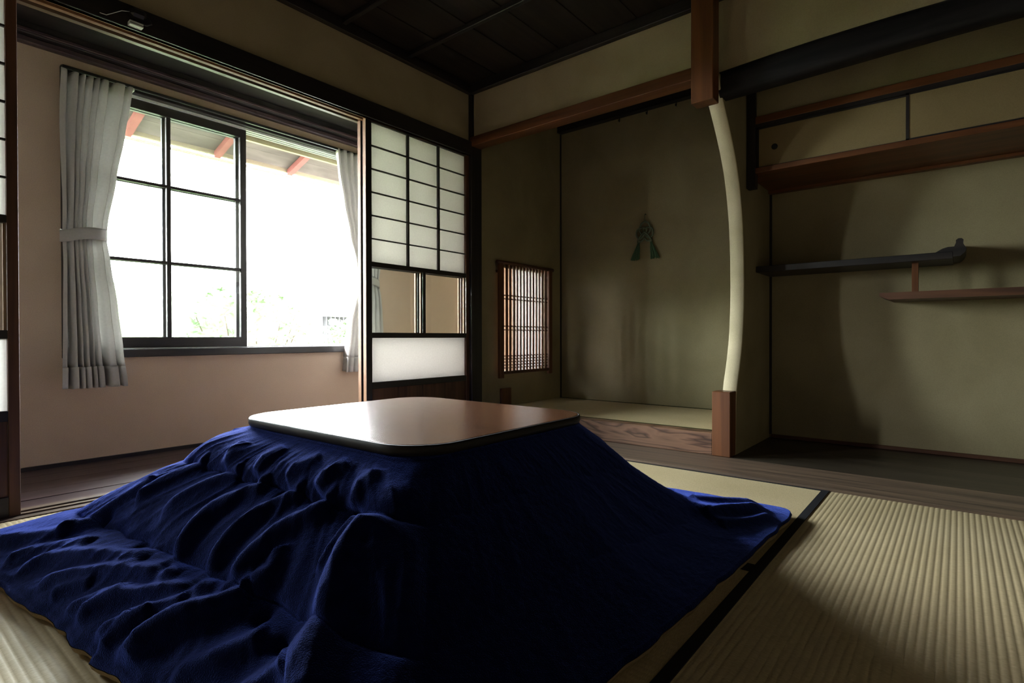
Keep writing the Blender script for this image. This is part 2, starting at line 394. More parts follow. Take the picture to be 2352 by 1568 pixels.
# ---- ceiling of the room: overlapping boards and battens
ce = struct(empty('ceiling', (.5, .5, 2.2)), 'dark board ceiling with thin battens')
ny = 17
for i in range(ny):
    y1 = 2.462 - i * .2365; y0 = y1 - .2365
    b_ = MB().poly([(-1.6, y0 - .006, 2.215), (-1.6, y1, 2.222), (-1.6, y1, 2.232), (-1.6, y0 - .006, 2.225)], (4.22, 0, 0)).build('ceiling_board', M_board, ce)
for i in range(9):
    x = 2.085 - i * .43
    box('batten', x - .013, x + .013, -1.5, 2.462, 2.190, 2.216, DW['y'], ce, .003)
struct(box('trim_5', -1.55, 2.62, 2.430, 2.463, 2.160, 2.215, DW['x'], None, .003), 'dark cornice on the window-side wall')
struct(box('trim_6', 2.585, 2.62, -1.5, 2.463, 2.160, 2.216, DW['y'], None, .003), 'dark cornice over the tokonoma')
# ---- rest of the room shell, behind the camera
struct(box('wall_front', -1.6, -1.5, -2.0, 2.53, -.1, 2.3, M_rear), 'unseen wall behind the camera, plaster darkened to cut bounce light')
struct(box('wall_right', -1.6, 3.6, -1.55, -1.45, -.1, 2.3, M_rear), 'unseen wall at the right of the room, plaster darkened to cut bounce light')
struct(box('ceiling_light_seal', -1.6, 5.55, -1.6, 3.45, 2.50, 2.54, DW['x']), 'unseen roof slab above the ceiling, enlarged to seal light leaks'); bpy.data.objects['ceiling_light_seal'].name = 'ceiling.002'  # unseen slab, sized to keep sky light out of the roof space

for nm, a in (('wall_light_seal', (3.76, 4.1, -1.7, 2.60, -.62, 2.5)), ('wall_light_seal', (-1.7, 4.1, -1.7, -1.55, -.62, 2.5)), ('wall_light_seal', (-1.7, -1.6, -1.7, 3.43, -.62, 2.5))):
    o = struct(box(nm, *a, M_out), 'unseen outer shell wall added to seal light leaks')  # shell boxes added only to stop sky light leaking in
struct(box('floor_light_seal', -1.6, 5.5, -1.6, 3.40, -.14, -.10, DW['x']), 'unseen slab added under the floor to seal light leaks')  # added below the floor against light leaking through gaps
struct(box('wall_upper_seal', -1.6, 5.55, 2.53, 2.55, 1.86, 2.5, M_room), 'unseen wall strip added over the screens to seal light leaks')  # hidden strip added to close a gap to sky light
struct(box('wall_upper_seal', -1.6, 5.55, 3.30, 3.43, 2.05, 2.5, M_out), 'unseen outer wall strip added over the bay to seal light leaks')  # added above the bay so no sky light leaks over it
# ---- tokonoma
XU = 2.60
wt = struct(empty('wall_far', (2.62, 1.7, 1.9)), 'ochre plaster wall above the tokonoma opening')
box('plaster', 2.625, 2.69, .90, 2.46, 1.875, 2.24, M_room, wt)
struct(box('trim_7', XU, 2.69, .93, 2.455, 1.829, 1.888, RW['y'], None, .003), 'red-brown lintel beam over the tokonoma, left of the hanging post')
struct(box('trim_8', 2.50, 2.578, .861, .963, 1.672, 2.215, RW['z'], None, .003), 'short red-brown post hanging from the ceiling')
struct(box('trim_9', 2.76, 2.85, .866, .955, .010, .330, RW['z'], None, .003), 'short brown stub post below the curved partition edge')
tr = struct(box('trim_10', 2.765, 2.84, .955, 2.47, .010, .122, M_fig, None, .003), 'figured reddish sill beam of the tokonoma')
# side wall with a rounded opening
def side_wall():
    mb = MB(); bm = mb.bm; y0, y1 = 2.49, 2.53
    X0, X1, Z0, Z1 = 2.70, 3.97, -.05, 2.50
    cx0, cx1, cz0, cz1, r = 2.935, 3.50, .352, 1.095, .07
    inner = []
    for (cx, cz, a0) in ((cx1 - r, cz1 - r, 0), (cx0 + .02, cz1 - .02, 90), (cx0 + .02, cz0 + .02, 180), (cx1 - r, cz0 + r, 270)):
        rr = r if cx > 3.2 else .02
        for k in range(7):
            a = math.radians(a0 + 90 * k / 6); inner.append((cx + rr * math.cos(a), cz + rr * math.sin(a)))
    n = len(inner); ccx, ccz = (cx0 + cx1) / 2, (cz0 + cz1) / 2
    outer = []
    for (x, z) in inner:
        dx, dz = x - ccx, z - ccz
        t = min(((X1 - ccx) / dx if dx > 0 else (X0 - ccx) / dx) if dx else 1e9, ((Z1 - ccz) / dz if dz > 0 else (Z0 - ccz) / dz) if dz else 1e9)
        outer.append((ccx + dx * t, ccz + dz * t))
    # snap rectangle corners
    for c in ((X0, Z0), (X1, Z0), (X0, Z1), (X1, Z1)):
        k = min(range(n), key=lambda i: (math.atan2(outer[i][1] - ccz, outer[i][0] - ccx) - math.atan2(c[1] - ccz, c[0] - ccx)) ** 2); outer[k] = c
    V = [[bm.verts.new((x, y, z)) for (x, z) in ring] for y in (y0, y1) for ring in (inner, outer)]
    for k in range(n):
        j = (k + 1) % n
        bm.faces.new((V[0][k], V[0][j], V[1][j], V[1][k])); bm.faces.new((V[2][k], V[3][k], V[3][j], V[2][j]))
        bm.faces.new((V[0][k], V[2][k], V[2][j], V[0][j])); bm.faces.new((V[1][k], V[1][j], V[3][j], V[3][k]))
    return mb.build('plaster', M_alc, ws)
ws = struct(empty('wall_left', (3.3, 2.51, 0)), 'side wall of the tokonoma pierced by the lattice window')
side_wall()
box('corner_strip', 3.690, 3.70, 2.482, 2.49, .11, 2.22, DW['z'], ws)
wk = struct(empty('wall_back', (3.74, 1.7, 0)), 'back wall of the tokonoma')
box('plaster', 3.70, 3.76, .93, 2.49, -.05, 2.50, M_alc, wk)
struct(box('ceiling_toko', 2.69, 3.76, .86, 2.49, 2.44, 2.46, DW['y']), 'dark ceiling inside the tokonoma'); bpy.data.objects['ceiling_toko'].name = 'ceiling.003'
tr = struct(empty('trim_11', (3.68, 1.7, 2.2)), 'dark scroll rail with iron hooks high on the tokonoma back wall')
MB().poly([(3.70, .94, 2.222), (3.645, .94, 2.222), (3.645, .94, 2.30), (3.70, .94, 2.42)], (0, 1.545, 0)).build('rail', DW['y'], tr)
for y in (1.95, 1.732, 1.516):
    MB().tube([(3.675, y, 2.24), (3.675, y, 2.197), (3.670, y, 2.186), (3.660, y, 2.188), (3.657, y, 2.199)], .0035, 6).build('hook', M_steel, tr)
w3 = struct(empty('window_3', (3.35, 2.56, .3)), 'backlit paper panel behind the lattice opening')
box('paper_pane', 3.20, 3.64, 2.565, 2.5665, .27, 1.17, M_paper2, w3)
for a, b, c, d_ in ((3.19, 3.20, .25, 1.19), (3.64, 3.66, .25, 1.19), (3.20, 3.64, .25, .27), (3.20, 3.64, 1.17, 1.19)):
    box('frame', a, b, 2.558, 2.575, c, d_, M_cream, w3)
# tokonoma floor mat
ft = struct(empty('floor', (3.27, 1.7, .08)), 'raised tatami floor of the tokonoma')
e = empty('tatami_mat', (0, 0, 0)); e.parent = ft
mat_cover_b = mat_cover(2.875, 3.675, .955, 2.488, 'y')
for v in mat_cover_b.bm.verts: v.co.z = max(v.co.z + .118, .05)
mat_cover_b.build('rush_cover', TY, e)
M_gheri = plain('green_patterned_binding', (.055, .06, .02), .9, 0, .1, 700, .8)
box('border', 2.842, 2.876, .955, 2.488, .06, .1195, M_gheri, e, .001); box('border', 3.674, 3.70, .955, 2.488, .06, .1195, M_gheri, e, .001)

# ---- partition with curved front edge
wp = struct(empty('wall_right', (3.1, .9, 0)), 'partition between tokonoma and shelf alcove, with bowed front edge')
def curve_x(z):
    ks = [(0.01, 2.845), (.33, 2.852), (.45, 2.915), (.6, 2.962), (.8, 2.982), (1.0, 2.978), (1.2, 2.955), (1.4, 2.895), (1.55, 2.80), (1.66, 2.70), (1.76, 2.60), (1.82, 2.58), (2.5, 2.58)]
    for (a, xa), (b, xb) in zip(ks, ks[1:]):
        if z <= b:
            t = (z - a) / (b - a); return xa + (xb - xa) * t
    return 2.58
zs = [.01 + i * (1.82 - .01) / 60 for i in range(61)]
xs_ = [curve_x(z) for z in zs]
for _ in range(6): xs_ = [xs_[0]] + [(xs_[i - 1] + 2 * xs_[i] + xs_[i + 1]) / 4 for i in range(1, 60)] + [xs_[-1]]
YR, YL = .866, .934
mb = MB(); bm = mb.bm
rows = [[bm.verts.new((x, YR, z)), bm.verts.new((3.70, YR, z)), bm.verts.new((3.70, YL, z)), bm.verts.new((x, YL, z))] for x, z in zip(xs_, zs)]
for a, b in zip(rows, rows[1:]):
    for k in range(3): bm.faces.new((a[k], a[k + 1], b[k + 1], b[k]))
bm.faces.new(rows[0][::-1]); bm.faces.new(rows[-1])
mb.build('plaster', M_alc, wp)
mb = MB(); bm = mb.bm
rows = [[bm.verts.new((x + .001, YR - .001, z)), bm.verts.new((x - .003, YR + .0015, z)), bm.verts.new((x - .0035, (YL + YR) / 2, z)), bm.verts.new((x - .003, YL - .0015, z)), bm.verts.new((x + .001, YL + .001, z))] for x, z in zip(xs_, zs)]
for a, b in zip(rows, rows[1:]):
    for k in range(4):
        f = bm.faces.new((a[k], a[k + 1], b[k + 1], b[k])); f.smooth = k in (1, 2)
    bm.faces.new((a[4], a[0], b[0], b[4]))
tag(mb.build('curved_edge', M_cream, wp), 'pale cream rounded plaster edge')
box('plaster', 2.69, 3.70, YR, YL, 1.82, 2.50, M_alc, wp)

# ---- alcove with shelves
wa = struct(empty('wall_back', (3.5, -.3, 0)), 'back wall of the shelf alcove')
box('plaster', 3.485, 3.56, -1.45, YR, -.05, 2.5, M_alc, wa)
box('corner_strip', 3.474, 3.485, YR - .012, YR, .03, 1.44, DW['z'], wa)
wt2 = struct(empty('wall_far', (2.62, -.3, 1.9)), 'ochre plaster wall above the shelf alcove')
box('plaster', 2.635, 2.69, -1.45, .90, 1.80, 2.24, M_room, wt2)
# log lintel, slightly bowed
mb = MB(); n = 28; P = []
for i in range(n + 1):
    y = .875 - i * (2.33) / n; t = i / n
    cz = 1.782 + .016 * math.sin(PI * min(1, t * 1.5)) ; r_ = .062 + .004 * math.sin(t * 9)
    P.append([(2.665 + (r_ * .8) * math.copysign(abs(math.cos(a)) ** .5, math.cos(a)), y, cz + r_ * math.copysign(abs(math.sin(a)) ** .5, math.sin(a))) for a in [2 * PI * k / 14 for k in range(15)]])
mb.grid(P); bmesh.ops.remove_doubles(mb.bm, verts=mb.bm.verts, dist=1e-5)
struct(mb.build('trim_12', wood('bark_dark_timber', (.006, .006, .007), (.020, .017, .018), 'y', .62, 30, .06, .5, .2)), 'nearly black bowed timber over the shelf alcove')
fa = struct(empty('floor', (3.0, .2, 0)), 'dark board floor of the alcove and step board before the tokonoma')
box('step_board', XB, 2.758, -1.45, 2.49, -.05, .011, GW['y'], fa, .003)
box('floorboard', 2.760, 3.12, -1.45, .866, -.05, .0105, wood('dark_alcove_board', (.02, .016, .012), (.055, .042, .03), 'y', .38, 30, .05), fa, .001)
box('floorboard', 3.1215, 3.485, -1.45, .866, -.05, .0105, bpy.data.materials['dark_alcove_board'], fa, .001)
box('board_end', 2.760, 2.84, .955, 2.47, -.05, .0095, GW['y'], fa)
struct(box('baseboard_right', 3.468, 3.485, -1.45, .855, .011, .03, BW['y'], None, .002), 'thin brown skirting at the foot of the alcove back wall')

# ---- small upper cupboard
XC = 3.02
cu = thing('wall_cupboard', (3.25, 0, 1.45), 'long upper wall cupboard with two tan sliding panels in dark frames', 'cupboard')
box('base_shelf', XC, 3.484, -1.44, .865, 1.447, 1.474, RW['y'], cu, .002)
box('back_cleat', 3.44, 3.484, -1.44, .865, 1.432, 1.447, RW['y'], cu, .001)
box('upper_rail', XC + .002, XC + .05, -1.44, .84, 1.700, 1.738, RW['y'], cu, .002)
box('upper_track', XC + .004, XC + .05, -1.44, .84, 1.682, 1.700, DW['y'], cu)
box('header_panel', XC + .02, XC + .06, -1.44, .84, 1.738, 2.1, M_alc, cu)
box('end_post', XC - .006, XC + .045, .822, .865, 1.372, 2.0, DW['z'], cu, .002)
box('end_panel', XC + .06, 3.484, -1.44, .86, 2.08, 2.1, DW['y'], cu)
def slide(y0, y1, x):
    p = empty('sliding_panel', (0, 0, 0)); p.parent = cu; p.location = Vector((x, (y0 + y1) / 2, 1.474)) - cu.location
    for a, b in ((y0, y0 + .012), (y1 - .012, y1)): box('stile', x, x + .014, a, b, 1.474, 1.684, DW['z'], p)
    for a, b in ((1.474, 1.481), (1.675, 1.684)): box('rail', x, x + .014, y0, y1, a, b, DW['y'], p)
    box('panel_face', x + .003, x + .01, y0 + .012, y1 - .012, 1.481, 1.675, M_fus, p)
    return p
pa = slide(.175, .822, XC + .020); pb = slide(-.47, .187, XC + .004); pc = slide(-1.1, -.47, XC + .020)
mb = MB()
cy, cz = .735, 1.572
pts = [(XC + .0205, cy + .015 * math.cos(a), cz + .015 * math.sin(a)) for a in [2 * PI * k / 20 for k in range(20)]]
mb.poly(pts, (.003, 0, 0)); tag(mb.build('finger_pull', M_steel, pa), 'round dark finger pull')

# ---- staggered shelves
sh = thing('upper_wall_shelf', (3.33, .45, .95), 'long black staggered shelf with upturned end, fixed to the partition', 'shelf')
box('board', 3.19, 3.484, .022, .865, .952, .985, DW['y'], sh, .002)
mb = MB()     # brush-stop end piece: rising lip with a curled tip
prof = [(.085, .985), (.06, 1.000), (.040, 1.006), (.018, 1.006), (.012, 1.022), (.012, 1.034), (.004, 1.041), (-.008, 1.041), (-.015, 1.034), (-.013, 1.018), (-.020, 1.004), (-.026, .992), (-.020, .978), (-.004, .962), (.022, .960), (.022, .985)]
mb.poly([(3.19, y, z) for y, z in prof], (.294, 0, 0)); mb.build('upturned_end', DW['y'], sh)
sl = thing('lower_wall_shelf', (3.33, -.1, .776), 'lower brown staggered shelf running off at the right', 'shelf')
MB().poly([(3.20, .300, .812), (3.20, .300, .795), (3.20, .262, .778), (3.20, -1.44, .778), (3.20, -1.44, .812)], (.284, 0, 0)).build('board', BW['y'], sl)
box('strut', 3.25, 3.276, .150, .176, .812, .952, RW['z'], sl, .001)

# ---- lattice screen over the side window
lt = thing('lattice_screen', (3.21, 2.45, .33), 'small brown wooden lattice screen over the bright opening beside the tokonoma', 'lattice')
yl = 2.452
MB().tube([(2.868, yl, 1.118), (3.535, yl, 1.118)], .013, 8).build('top_bar', BW['x'], lt)
box('post', 2.886, 2.932, yl - .011, yl + .011, .318, 1.112, RW['z'], lt, .002)
box('post', 3.468, 3.512, yl - .011, yl + .011, .322, 1.112, RW['z'], lt, .002)
box('bottom_rail', 2.932, 3.468, yl - .009, yl + .009, .345, .366, BW['x'], lt, .001)
for i in range(13):
    x = 2.932 + (3.468 - 2.932) * (i + 1) / 14
    box('slat', x - .0085, x + .0085, yl - .007, yl + .004, .366, 1.107, RW['z'], lt, .001)
for z in (.893, .868, .678, .652, .470, .449, .428, .407, .386):
    box('cross_slat', 2.932, 3.468, yl + .004, yl + .011, z - .0035, z + .0035, BW['x'], lt)
box('stand_off', 2.90, 2.915, yl + .011, 2.491, 1.05, 1.065, BW['x'], lt); box('stand_off', 3.485, 3.5, yl + .011, 2.491, 1.05, 1.065, BW['x'], lt)
tag(box('wooden_block', 2.94, 3.05, 2.474, 2.4905, .119, .243, RW['z'], None, .003), 'small upright brown wood block on the side wall below the lattice', 'block')

# ---- tassel ornament on the tokonoma wall
M_cord = plain('green_cord', (.17, .21, .14), .9, 0, .1, 300, .5)
M_tas = plain('green_tassel', (.09, .17, .10), .9, 0, .1, 300, .5)
ta = thing('knotted_tassel', (3.68, 1.74, 1.15), 'green knotted cord ornament with two tassels on the tokonoma wall', 'ornament')
xk = 3.684; yk = 1.752; zk = 1.335
MB().tube([(3.70, yk, 1.482), (3.686, yk, 1.482), (3.684, yk, 1.476)], .003, 6).build('peg', M_steel, ta)
MB().tube([(xk, yk + .002, 1.480), (xk, yk + .004, 1.45), (xk, yk + .003, 1.425)], .0022, 6).build('hanging_cord', M_cord, ta)
loops = [[(0, .095), (-.03, .08), (-.045, .04), (-.035, .01), (0, 0), (.035, .01), (.045, .04), (.03, .08), (0, .095)],
         [(-.02, .05), (-.06, .04), (-.065, -.01), (-.03, -.03), (0, 0), (.02, .04), (-.02, .05)],
         [(.02, .05), (.06, .04), (.065, -.01), (.03, -.03), (0, 0), (-.02, .04), (.02, .05)],
         [(0, .02), (-.03, -.01), (-.055, -.045), (-.02, -.05), (0, -.02), (.02, -.05), (.055, -.045), (.03, -.01), (0, .02)]]
for q, lp in enumerate(loops):
    pts = []
    for i in range(len(lp) - 1):
        for k in range(4):
            t = k / 4; pts.append((xk - .004 * (i % 2) - .003 * q, yk + lp[i][0] * (1 - t) + lp[i + 1][0] * t, zk + lp[i][1] * (1 - t) + lp[i + 1][1] * t))
    pts.append((xk, yk + lp[-1][0], zk + lp[-1][1]))
    for _ in range(2): pts = [pts[0]] + [tuple((pts[i - 1][c] + 2 * pts[i][c] + pts[i + 1][c]) / 4 for c in range(3)) for i in range(1, len(pts) - 1)] + [pts[-1]]
    MB().tube(pts, .0065, 8).build('knot_loop', M_cord, ta)
for sgn in (1, -1):
    mb = MB(); y0 = yk + sgn * .045; z0 = zk - .045
    for k in range(34):
        a = R.uniform(-1, 1); b = R.uniform(-1, 1)
        p = [(xk - .004, y0, z0), (xk - .006 + .006 * b, y0 + sgn * .012 + a * .016, z0 - .05), (xk - .006 + .008 * b, y0 + sgn * .034 + a * .036, z0 - .125 - .01 * R.random())]
        mb.tube(p, .0028, 5)
    tz = mb.build('tassel', M_tas, ta)
    MB().tube([(xk - .004, y0, z0 + .012), (xk - .004, y0 + sgn * .004, z0 - .012)], .011, 10).build('tassel_head', M_cord, tz)

# ---- curtains
def lerpk(ks, z):
    ks = sorted(ks)
    if z <= ks[0][0]: return ks[0][1]
    for (a, xa), (b, xb) in zip(ks, ks[1:]):
        if z <= b:
            t = (z - a) / (b - a); t = t * t * (3 - 2 * t) * .5 + t * .5; return xa + (xb - xa) * t
    return ks[-1][1]
def curtain(L, Rt, ztop, zbot, zw, pleats, label, hemmat=None, flip=False):
    th = thing('curtain', (sum(k[1] for k in L) / len(L) + .12, 3.2, zbot), label, 'curtain', None)
    nu, nv = 150, 90; P = []
    for j in range(nv + 1):
        z = ztop + (zbot - ztop) * j / nv; xl, xr = lerpk(L, z), lerpk(Rt, z); row = []
        for i in range(nu + 1):
            u = i / nu; uu = 1 - u if flip else u
            # fold phase: five tight pleats on the gathered side, a broad plain stretch, then one pleat
            ph = 0
            for c, wd in pleats: ph += 1 / (1 + math.exp(-(uu - c) / wd * 4))
            wave = math.cos(2 * PI * ph)
            topf = min(1, max(0, (ztop - z) / .10)); tw = math.exp(-((z - zw) / .09) ** 2)
            amp = (.026 - .012 * tw) * (1 if z < zw + .2 else .95)
            low = max(0, (zw - z)) / (zw - zbot)
            amp += .012 * low
            y = 3.212 - amp * wave - .010 * math.sin(uu * 5 + z * 2) * (1 - tw)
            if z > ztop - .12: y -= .012 * (1 - topf) * math.cos(4 * PI * ph)
            sag = .016 * (1 - abs(math.cos(PI * ph))) * max(0, 1 - j / 5)
            xx = xl + (xr - xl) * (u + .018 * math.sin(2 * PI * ph + .6 + low * 2))
            row.append((xx, min(y, 3.262), z - sag + .004 * math.sin(ph * 6) * (j == nv)))
        P.append(row)
    mb = MB(); nh = nv - 6; mb.grid(P[:nh + 1]); cl = mb.build('cloth', M_curt, th)
    m = cl.modifiers.new('thick', 'SOLIDIFY'); m.thickness = .002
    mb = MB(); mb.grid([[(x, y - .0015, z) for x, y, z in r_] for r_ in P[nh:]] ); h = mb.build('hem', M_curt, th)
    m = h.modifiers.new('thick', 'SOLIDIFY'); m.thickness = .004
    # tieback: a flat band round the waist
    xl, xr = lerpk(L, zw) - .006, lerpk(Rt, zw) + .006; cx, rx = (xl + xr) / 2, (xr - xl) / 2; Pn = []
    for j in range(6):
        row = []
        for i in range(41):
            a = 2 * PI * i / 40; z = zw - .028 + .056 * j / 5 + (.014 * math.cos(a) * (1 if flip else -1) * -1) + .004 * math.sin(a * 3)
            row.append((cx + rx * math.cos(a), 3.208 + .050 * math.sin(a) - .003 * math.sin(PI * j / 5), z))
        Pn.append(row)
    mb = MB(); mb.grid(Pn); tb = mb.build('tieback', M_curt, th); m = tb.modifiers.new('thick', 'SOLIDIFY'); m.thickness = .003
    # hooks along the heading
    return th
curtain([(1.85, .668), (1.6, .662), (1.09, .672), (.7, .664), (.37, .660)],
        [(1.85, .948), (1.75, .938), (1.6, .915), (1.37, .878), (1.16, .846), (1.08, .842), (.96, .852), (.75, .878), (.54, .900), (.37, .919)],
        1.835, .368, 1.085, [(.13, .08), (.27, .05), (.36, .04), (.47, .05), (.55, .04), (.70, .09), (.91, .05)], 'grey curtain gathered by a tieback at the left side of the window')
curtain([(1.85, 2.10), (1.7, 2.12), (1.5, 2.155), (1.3, 2.20), (1.1, 2.255), (1.0, 2.285), (.94, 2.27), (.7, 2.205), (.37, 2.167)],
        [(1.85, 2.47), (1.0, 2.45), (.37, 2.47)], 1.842, .372, .992, [(.08, .04), (.22, .05), (.36, .05), (.5, .05), (.64, .05), (.78, .05), (.92, .05)],
        'pale curtain at the right side of the window, half hidden by the screen', flip=True)
cr = thing('curtain_rail', (1.57, 3.235, 1.85), 'thin dark curtain rail above the window with white brackets', 'curtain rail')
box('rail', .685, 2.46, 3.226, 3.240, 1.853, 1.868, M_black, cr, .002)
for x in (.953, 2.25): box('bracket', x, x + .018, 3.22, 3.30, 1.838, 1.852, M_white, cr, .001)

# ---- small fixture on the lintel
fx = thing('lintel_fixture', (.735, 2.40, 1.77), 'small black rounded fixture with pale grey plate and thin wire on the lintel', 'fixture')
mb = MB(); mb.box(.712, .765, 2.392, 2.432, 1.803, 1.838, .010); mb.build('housing', M_black, fx)
mb = MB(); mb.box(.712, .757, 2.408, 2.433, 1.774, 1.789, .001); tag(mb.build('plate', M_white, fx), 'pale grey plate with a dark groove')
box('plate_groove', .712, .757, 2.4065, 2.41, 1.779, 1.7805, M_black, fx)
MB().tube([(.765, 2.41, 1.822), (.780, 2.405, 1.812), (.782, 2.405, 1.798), (.768, 2.41, 1.79), (.755, 2.42, 1.795)], .004, 6).build('cord_loop', M_black, fx)
MB().tube([(.712, 2.41, 1.818), (.69, 2.42, 1.815), (.665, 2.428, 1.798), (.645, 2.43, 1.783), (.625, 2.43, 1.782)], .0014, 5).build('wire', M_white, fx)

# ================================================================== kotatsu table
X0, X1, Y0, Y1, ZT = .717, 1.405, .823, 1.600, .380
kt = thing('kotatsu_table', ((X0 + X1) / 2, (Y0 + Y1) / 2, 0), 'low square kotatsu table with glossy dark brown rounded top', 'table')
def rrect(x0, x1, y0, y1, r, n=12):
    out = []
    for cx, cy, a0 in ((x1 - r, y1 - r, 0), (x0 + r, y1 - r, 90), (x0 + r, y0 + r, 180), (x1 - r, y0 + r, 270)):
        for k in range(n + 1):
            a = math.radians(a0 + 90 * k / n); out.append((cx + r * math.cos(a), cy + r * math.sin(a)))
    return out
def slab(z0, z1, off, r, prof):
    mb = MB(); bm = mb.bm; rings = []
    for z, o_ in prof: rings.append([bm.verts.new((x, y, z)) for x, y in rrect(X0 + o_, X1 - o_, Y0 + o_, Y1 - o_, r - o_)])
    for a, b in zip(rings, rings[1:]):
        n = len(a)
        for k in range(n):
            f = bm.faces.new((a[k], a[(k + 1) % n], b[(k + 1) % n], b[k])); f.smooth = True
    bm.faces.new(rings[0][::-1]); bm.faces.new(rings[-1]); return mb
slab(0, 0, 0, .12, [(ZT - .003, .0055), (ZT - .0005, .0065), (ZT, .009)]).build('tabletop', M_top, kt)
tag(slab(0, 0, 0, .12, [(ZT - .024, .010), (ZT - .022, .003), (ZT - .016, .0), (ZT - .004, .0), (ZT - .001, .002), (ZT - .0006, .0055), (ZT - .003, .006)]).build('edge_band', wood('black_edge_band', (.008, .007, .007), (.015, .012, .011), 'x', .5, 30, .06, .1, .15), kt), 'black rounded edge band')
for x in (X0 + .08, X1 - .12):
    for y in (Y0 + .08, Y1 - .12): box('leg', x, x + .04, y, y + .04, .0, .33, BW['z'], kt, .003)
box('frame', X0 + .06, X1 - .06, Y0 + .06, Y1 - .06, .315, .343, BW['x'], kt, .003)

# ================================================================== kotatsu quilt
x0, x1, y0, y1 = .727, 1.395, .833, 1.59
QX0, QX1, QY0, QY1 = .285, 2.0, .435, 2.15
rng = np.random.RandomState(3)
LAT = rng.rand(256, 256)
def vnoise(a, b, seed=0):
    a = a + seed * 17.3; b = b + seed * 5.7
    ia, ib = np.floor(a).astype(int), np.floor(b).astype(int); fa, fb_ = a - ia, b - ib
    fa = fa * fa * (3 - 2 * fa); fb_ = fb_ * fb_ * (3 - 2 * fb_)
    g = lambda i, j: LAT[i % 256, j % 256]
    return (g(ia, ib) * (1 - fa) + g(ia + 1, ib) * fa) * (1 - fb_) + (g(ia, ib + 1) * (1 - fa) + g(ia + 1, ib + 1) * fa) * fb_
RIDGES = [  # crest lines of the folds on the window side (x, y), width, height
 ([(.63, 1.518), (.562, 1.60), (.50, 1.633)], .020, .016), ([(.638, 1.34), (.604, 1.404), (.507, 1.48)], .018, .015),
 ([(.638, 1.201), (.567, 1.300), (.517, 1.297), (.447, 1.276)], .021, .020), ([(.646, 1.077), (.608, 1.134), (.538, 1.166), (.455, 1.149)], .018, .018),
 ([(.650, .961), (.591, 1.03), (.527, 1.065), (.467, 1.057)], .021, .021), ([(.555, 1.005), (.525, .972), (.500, 1.02)], .015, .012),
 ([(.655, .828), (.596, .823), (.538, .800), (.481, .755), (.435, .70), (.40, .65)], .034, .036), ([(.64, .875), (.588, .878), (.552, .868)], .010, .012),
 ([(.69, 1.429), (.626, 1.424)], .022, .013), ([(.703, 1.27), (.634, 1.279)], .022, .014), ([(.707, 1.12), (.643, 1.153)], .020, .013),
 ([(.708, 1.018), (.647, 1.034)], .020, .017), ([(.706, .92), (.643, .908)], .018, .013),
 ([(.40, 1.76), (.33, 1.90), (.285, 2.0)], .022, .014), ([(.404, 1.60), (.326, 1.79), (.27, 1.83)], .020, .014),
 ([(.448, 1.36), (.401, 1.507), (.338, 1.67), (.28, 1.73)], .017, .016), ([(.455, 1.215), (.404, 1.391), (.338, 1.527), (.29, 1.58)], .015, .015),
 ([(.475, 1.09), (.396, 1.255), (.338, 1.33), (.299, 1.34)], .015, .016), ([(.437, 1.113), (.371, 1.185), (.305, 1.25)], .015, .015),
 ([(.492, .995), (.451, 1.031), (.381, 1.095), (.300, 1.128)], .024, .028), ([(.388, 1.150), (.33, 1.200), (.29, 1.19)], .013, .011),
 ([(.39, 1.29), (.35, 1.36), (.30, 1.41)], .012, .010), ([(.36, 1.42), (.32, 1.49), (.295, 1.50)], .012, .010),
 ([(.45, .775), (.41, .80), (.36, .83)], .024, .016), ([(.46, .88), (.40, .93), (.34, .98)], .022, .014),
 ([(.56, 1.66), (.45, 1.75), (.38, 1.80)], .020, .012),
 ([(1.62, .60), (1.75, .56), (1.93, .50)], .022, .018), ([(1.62, .55), (1.76, .485), (1.86, .46)], .016, .012), ([(1.80, .70), (1.90, .62), (1.97, .52)], .020, .014),
]
TUFTS = [(.612, 1.612), (.622, 1.43), (.620, 1.268), (.625, 1.144), (.631, 1.016), (.632, .90), (.615, .80), (.45, 1.70), (.445, 1.45), (.441, 1.269), (.449, 1.143), (.467, 1.040), (.470, .93), (.46, .84)]
def segd(px, py, a, b):
    vx, vy = b[0] - a[0], b[1] - a[1]; L2 = vx * vx + vy * vy
    t = np.clip(((px - a[0]) * vx + (py - a[1]) * vy) / L2, 0, 1)
    return np.hypot(px - a[0] - t * vx, py - a[1] - t * vy), t
def smooth_line(pts, k=2):
    for _ in range(k):
        o_ = [pts[0]]
        for a, b in zip(pts, pts[1:]): o_ += [(a[0] * .75 + b[0] * .25, a[1] * .75 + b[1] * .25), (a[0] * .25 + b[0] * .75, a[1] * .25 + b[1] * .75)]
        pts = o_ + [pts[-1]]
    return pts
